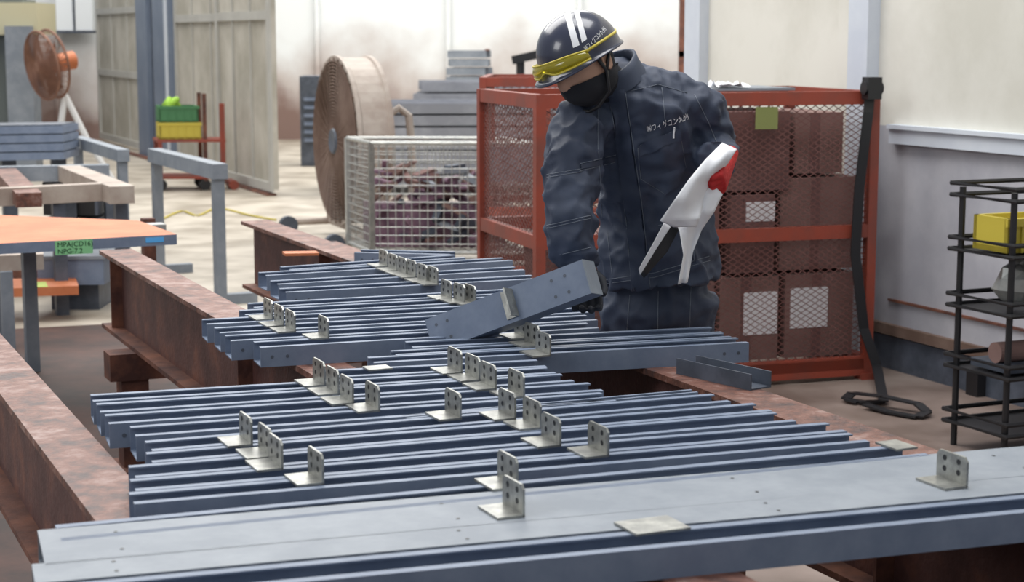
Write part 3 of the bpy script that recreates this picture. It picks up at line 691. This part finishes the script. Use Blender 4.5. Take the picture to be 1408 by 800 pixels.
ew=mat('eye_white',(.7,.7,.7),.2)
for sg in(1,-1):
    m=M(); c=hl(.076,sg*.032,.010); 
    m.loft([circle(c+Fh*(-math.cos(t)*.012),Sh,Uh,.0001+.012*math.sin(t),14) for t in [math.pi*i/8 for i in range(9)]],ew); m.loft([circle(c+Fh*.0112-Uh*.004,Sh,Uh,r,12) for r in(.006,.0001)],black,False)
    m.tube([hl(.086,sg*.018,.030),hl(.088,sg*.033,.034),hl(.078,sg*.050,.028)],[.003,.004,.002],black,6)
    m.tube([hl(.089,sg*.020,.019),hl(.089,sg*.033,.020),hl(.081,sg*.046,.014)],.0022,skin,6)
    m.obj('eye',man,smooth=True)
    m=M(); c=hl(-.005,sg*.076,-.005); m.loft([circle(c+Sh*(sg*o_),Fh,Uh,r,14,r*1.7) for o_,r in((-.006,.012),(.004,.017),(.008,.018),(.007,.012),(.003,.007))],skin); m.obj('ear',man,smooth=True)
    m=M(); m.tube([hl(.03,sg*.083,.03),hl(.012,sg*.082,-.03),hl(.02,sg*.066,-.085),hl(.045,sg*.03,-.112),hl(.05,0,-.117)],.005,black,6); m.tube([hl(-.04,sg*.083,.02),hl(.012,sg*.083,-.03)],.005,black,6); m.obj('chin_strap',man,smooth=True)
# helmet
HA,HB,HH,HZ=.124,.103,.112,.030
def helmpt(a,v,ex=0):
    th=v*math.pi/2; front=.5+.5*math.cos(a)
    return hl(-.006+(HA+ex)*math.sin(th)**.9*math.cos(a),(HB+ex)*math.sin(th)**.9*math.sin(a),HZ-.016*(1-front)*v+(HH+ex)*math.cos(th)**.95)
m=M(); K=48; rings=[]
for j in range(15):
    v=.001+.999*j/14; rings.append([helmpt(2*math.pi*i/K,min(v,.9999)) for i in range(K)])
def brim(out,dz):
    rr=[]
    for i in range(K):
        a=2*math.pi*i/K; fr=max(0,math.cos(a)); o_=out*(.4+2.4*fr**2)
        p=helmpt(a,.9999); dirr=(Fh*math.cos(a)*HA+Sh*math.sin(a)*HB).normalized(); rr.append(p+dirr*o_-Uh*(dz+.010*fr**2*(out/.014)))
    return rr
rings+= [brim(.003,.006),brim(.010,.009),brim(.014,.011),brim(.0135,.014),brim(.004,.010),[helmpt(2*math.pi*i/K,.9999,-.004) for i in range(K)]]
m.loft(rings,helm,False)
he=m.obj('safety_helmet',man,smooth=True)
hb=bvh_of(he)
m=M(); 
for qd in ([(774,11),(781,8),(797,62),(788,66)],[(787,7),(794,9),(807,54),(800,59)]): patch(m,hb,qd,white,.0012,3,16)
m.obj('helmet_stripes',man,smooth=True)
wraptext('㈱フィグコン九州',hb,806,70,833,42,8,white,'helmet_lettering',man)
# goggles
m=M(); rings=[]
def gp(a,z,ex):
    x=math.cos(a)*(HA+ex); y=math.sin(a)*(HB+ex); return hl(-.004+x,y,z)
A_=[-1.05+2.1*i/24 for i in range(25)]
def gb(a): return .024+.014*math.exp(-(a/.16)**2)
def gt(a): return .058-.012*(abs(a)/1.05)**3
for a in A_:
    rings.append([gp(a,gb(a),.018),gp(a,(gt(a)+gb(a))/2,.019),gp(a,gt(a),.010),gp(a,gt(a),.008),gp(a,(gt(a)+gb(a))/2,.017),gp(a,gb(a),.016)])
m.loft(rings,lens)
m.tube([gp(a,gt(a),.009) for a in A_],.0026,yellow,6); m.tube([gp(a,gb(a),.018) for a in A_],.0026,yellow,6)
for sg in(1,-1): m.tube([gp(sg*1.05,.045,.012),gp(sg*1.5,.045,.004),gp(sg*2.1,.040,.003),gp(sg*2.7,.036,.003)],.004,yellow,6)
m.obj('yellow_goggles',man,smooth=True)
# hands
def hand(name,Wp,d,nr,mm,curl=(.5,.8,.6),sg=1,scale=1.0):
    d=d.normalized(); nr=(nr-d*nr.dot(d)).normalized(); s=d.cross(nr).normalized()*sg
    m=M(); S=scale
    rgs=[]
    for t,hw,th in((-.05,.026,.022),(0,.028,.021),(.03,.037,.019),(.06,.043,.017),(.088,.043,.014)):
        rgs.append([Wp+d*t*S+s*(math.cos(a)*hw*S)+nr*(math.sin(a)*th*S) for a in [2*math.pi*i/16 for i in range(16)]])
    m.loft(rgs,mm)
    for k,(o_,L) in enumerate(((.032,.072),(.011,.080),(-.011,.074),(-.032,.060))):
        p=Wp+d*.078*S+s*o_*S; ang=0; pts=[p]; ls=[L*.46,L*.3,L*.26]
        for c,l in zip(curl,ls):
            ang+=c*(1+.06*k); p=p+(d*math.cos(ang)+nr*math.sin(ang))*l*S; pts.append(p)
        m.tube([pts[0]-d*.01]+pts,[.011*S,.0115*S,.0105*S,.0098*S,.0075*S],mm,10)
    p=Wp+d*.02*S+s*.03*S; pts=[p,p+(d*.6+s*.6+nr*.4)*.035*S,p+(d*.6+s*.6+nr*.4)*.035*S+(d*.75+s*.1+nr*.6)*.032*S,p+(d*.6+s*.6+nr*.4)*.035*S+(d*.75+s*.1+nr*.6)*.032*S+(d*.5-s*.2+nr*.7)*.022*S]
    m.tube(pts,[.015*S,.013*S,.0115*S,.009*S],mm,10)
    o=m.obj(name,man); r=o.modifiers.new('r','REMESH'); r.mode='VOXEL'; r.voxel_size=.003; q=o.modifiers.new('s','SMOOTH'); q.iterations=3; bake(o); return o
Wl=PD(1001,224,4.66); hand('red_gloved_hand',Wl,PD(989,262,4.59)-Wl,V((-1,.15,-.1)),redg,(.8,.9,.6),1,.9)
Wr=PD(798,368,4.60); hand('gloved_hand',Wr,PD(808,416,4.60)-Wr,V((-.1,-1,-.2)),darkg,(.5,.9,.6),-1)
# papers
def sheet(name,rows,mm,par,t=.0006,sub=6,bul=.008,wob=.004,lin=False):
    m=M(); g=[]
    L=[PD(*r[0]) for r in rows]; R_=[PD(*r[1]) for r in rows]
    def cr(P_,i,t_):
        p0=P_[max(i-1,0)];p1=P_[i];p2=P_[i+1];p3=P_[min(i+2,len(P_)-1)]
        if lin: return p1.lerp(p2,t_)
        return .5*((2*p1)+(p2-p0)*t_+(2*p0-5*p1+4*p2-p3)*t_*t_+(3*p1-p0-3*p2+p3)*t_**3)
    rr=[]
    for i in range(len(rows)-1):
        for j in range(sub+(1 if i==len(rows)-2 else 0)): rr.append((cr(L,i,j/sub),cr(R_,i,j/sub)))
    nu=12
    for q_,(a,c) in enumerate(rr):
        for k in range(nu+1):
            u=k/nu; g.append(a.lerp(c,u)+V((0,-bul*math.sin(math.pi*u)+wob*math.sin(5*u+q_*.25)+wob*.5*math.sin(11*u-q_*.4),0)))
    fs=[]
    for j in range(len(rr)-1):
        for k in range(nu): q=j*(nu+1)+k; fs.append((q,q+1,q+nu+2,q+nu+1))
    m.add(g,fs,mm); o=m.obj(name,par,smooth=True); so=o.modifiers.new('s','SOLIDIFY'); so.thickness=t; so.use_even_offset=False
pp=empty('paper_drawings')
sheet('sheet_front',[((993,196,4.64),(1013,205,4.585)),((970,219,4.58),(1000,226,4.60)),((947,247,4.54),(977,250,4.61)),((927,275,4.52),(968,276,4.59)),((907,303,4.54),(962,300,4.56)),((926,312,4.57),(958,311,4.575))],white,pp,sub=5,wob=.004,bul=.010,lin=True)
sheet('sheet_back',[((950,248,4.60),(976,250,4.625)),((935,272,4.60),(994,267,4.60)),((925,295,4.60),(983,291,4.58)),((934,318,4.585),(965,316,4.61)),((939,350,4.58),(953,345,4.61)),((932,391,4.56),(945,388,4.60))],white,pp,sub=5,bul=.0,wob=.007,lin=True)
sheet('folder',[((922,306,4.61),(934,312,4.62)),((902,340,4.60),(916,346,4.61)),((880,376,4.59),(884,381,4.60))],black,pp,.006,lin=True,wob=0,bul=0)
sheet('sheet_under',[((914,304,4.59),(922,312,4.60)),((896,338,4.58),(901,344,4.59)),((878,370,4.57),(880,378,4.58))],white,pp,lin=True,wob=0,bul=0)
# ---------------- lights
w=bpy.data.worlds.new('w'); sc.world=w; w.use_nodes=True; bg=w.node_tree.nodes['Background']; bg.inputs[0].default_value=(.88,.94,1,1); bg.inputs[1].default_value=.52
def area(loc,rot,sx,sy,e,c=(1,1,1)):
    l=bpy.data.lights.new('area_light','AREA'); l.shape='RECTANGLE'; l.size=sx; l.size_y=sy; l.energy=e; l.color=c; o=bpy.data.objects.new('area_light',l); sc.collection.objects.link(o); o.location=loc; o.rotation_euler=rot  # added area lamps for soft daylight; no roof openings are built
area((-3,9,7),(math.radians(-8),math.radians(-8),0),6,5,600,(1,.98,.95))
area((1,5.0,5.5),(0,math.radians(5),0),3,2,165)
area((-1,20,8),(0,0,0),14,8,2300,(1,.98,.94))  # fill added to brighten the background
area((-5,0,4.5),(math.radians(55),0,math.radians(-60)),2.5,2.5,150,(1,1,1))  # side lamp added on the left for shading
cam=bpy.data.cameras.new('cam'); co=bpy.data.objects.new('camera',cam); sc.collection.objects.link(co); sc.camera=co
cam.sensor_width=36; cam.lens=36*f/1408; co.location=CAM; co.rotation_euler=(math.pi/2-pit,0,0)
cam.dof.use_dof=True; cam.dof.focus_distance=4.5; cam.dof.aperture_fstop=6.3; cam.clip_end=200
sc.view_settings.view_transform='Standard'; sc.view_settings.look='None'
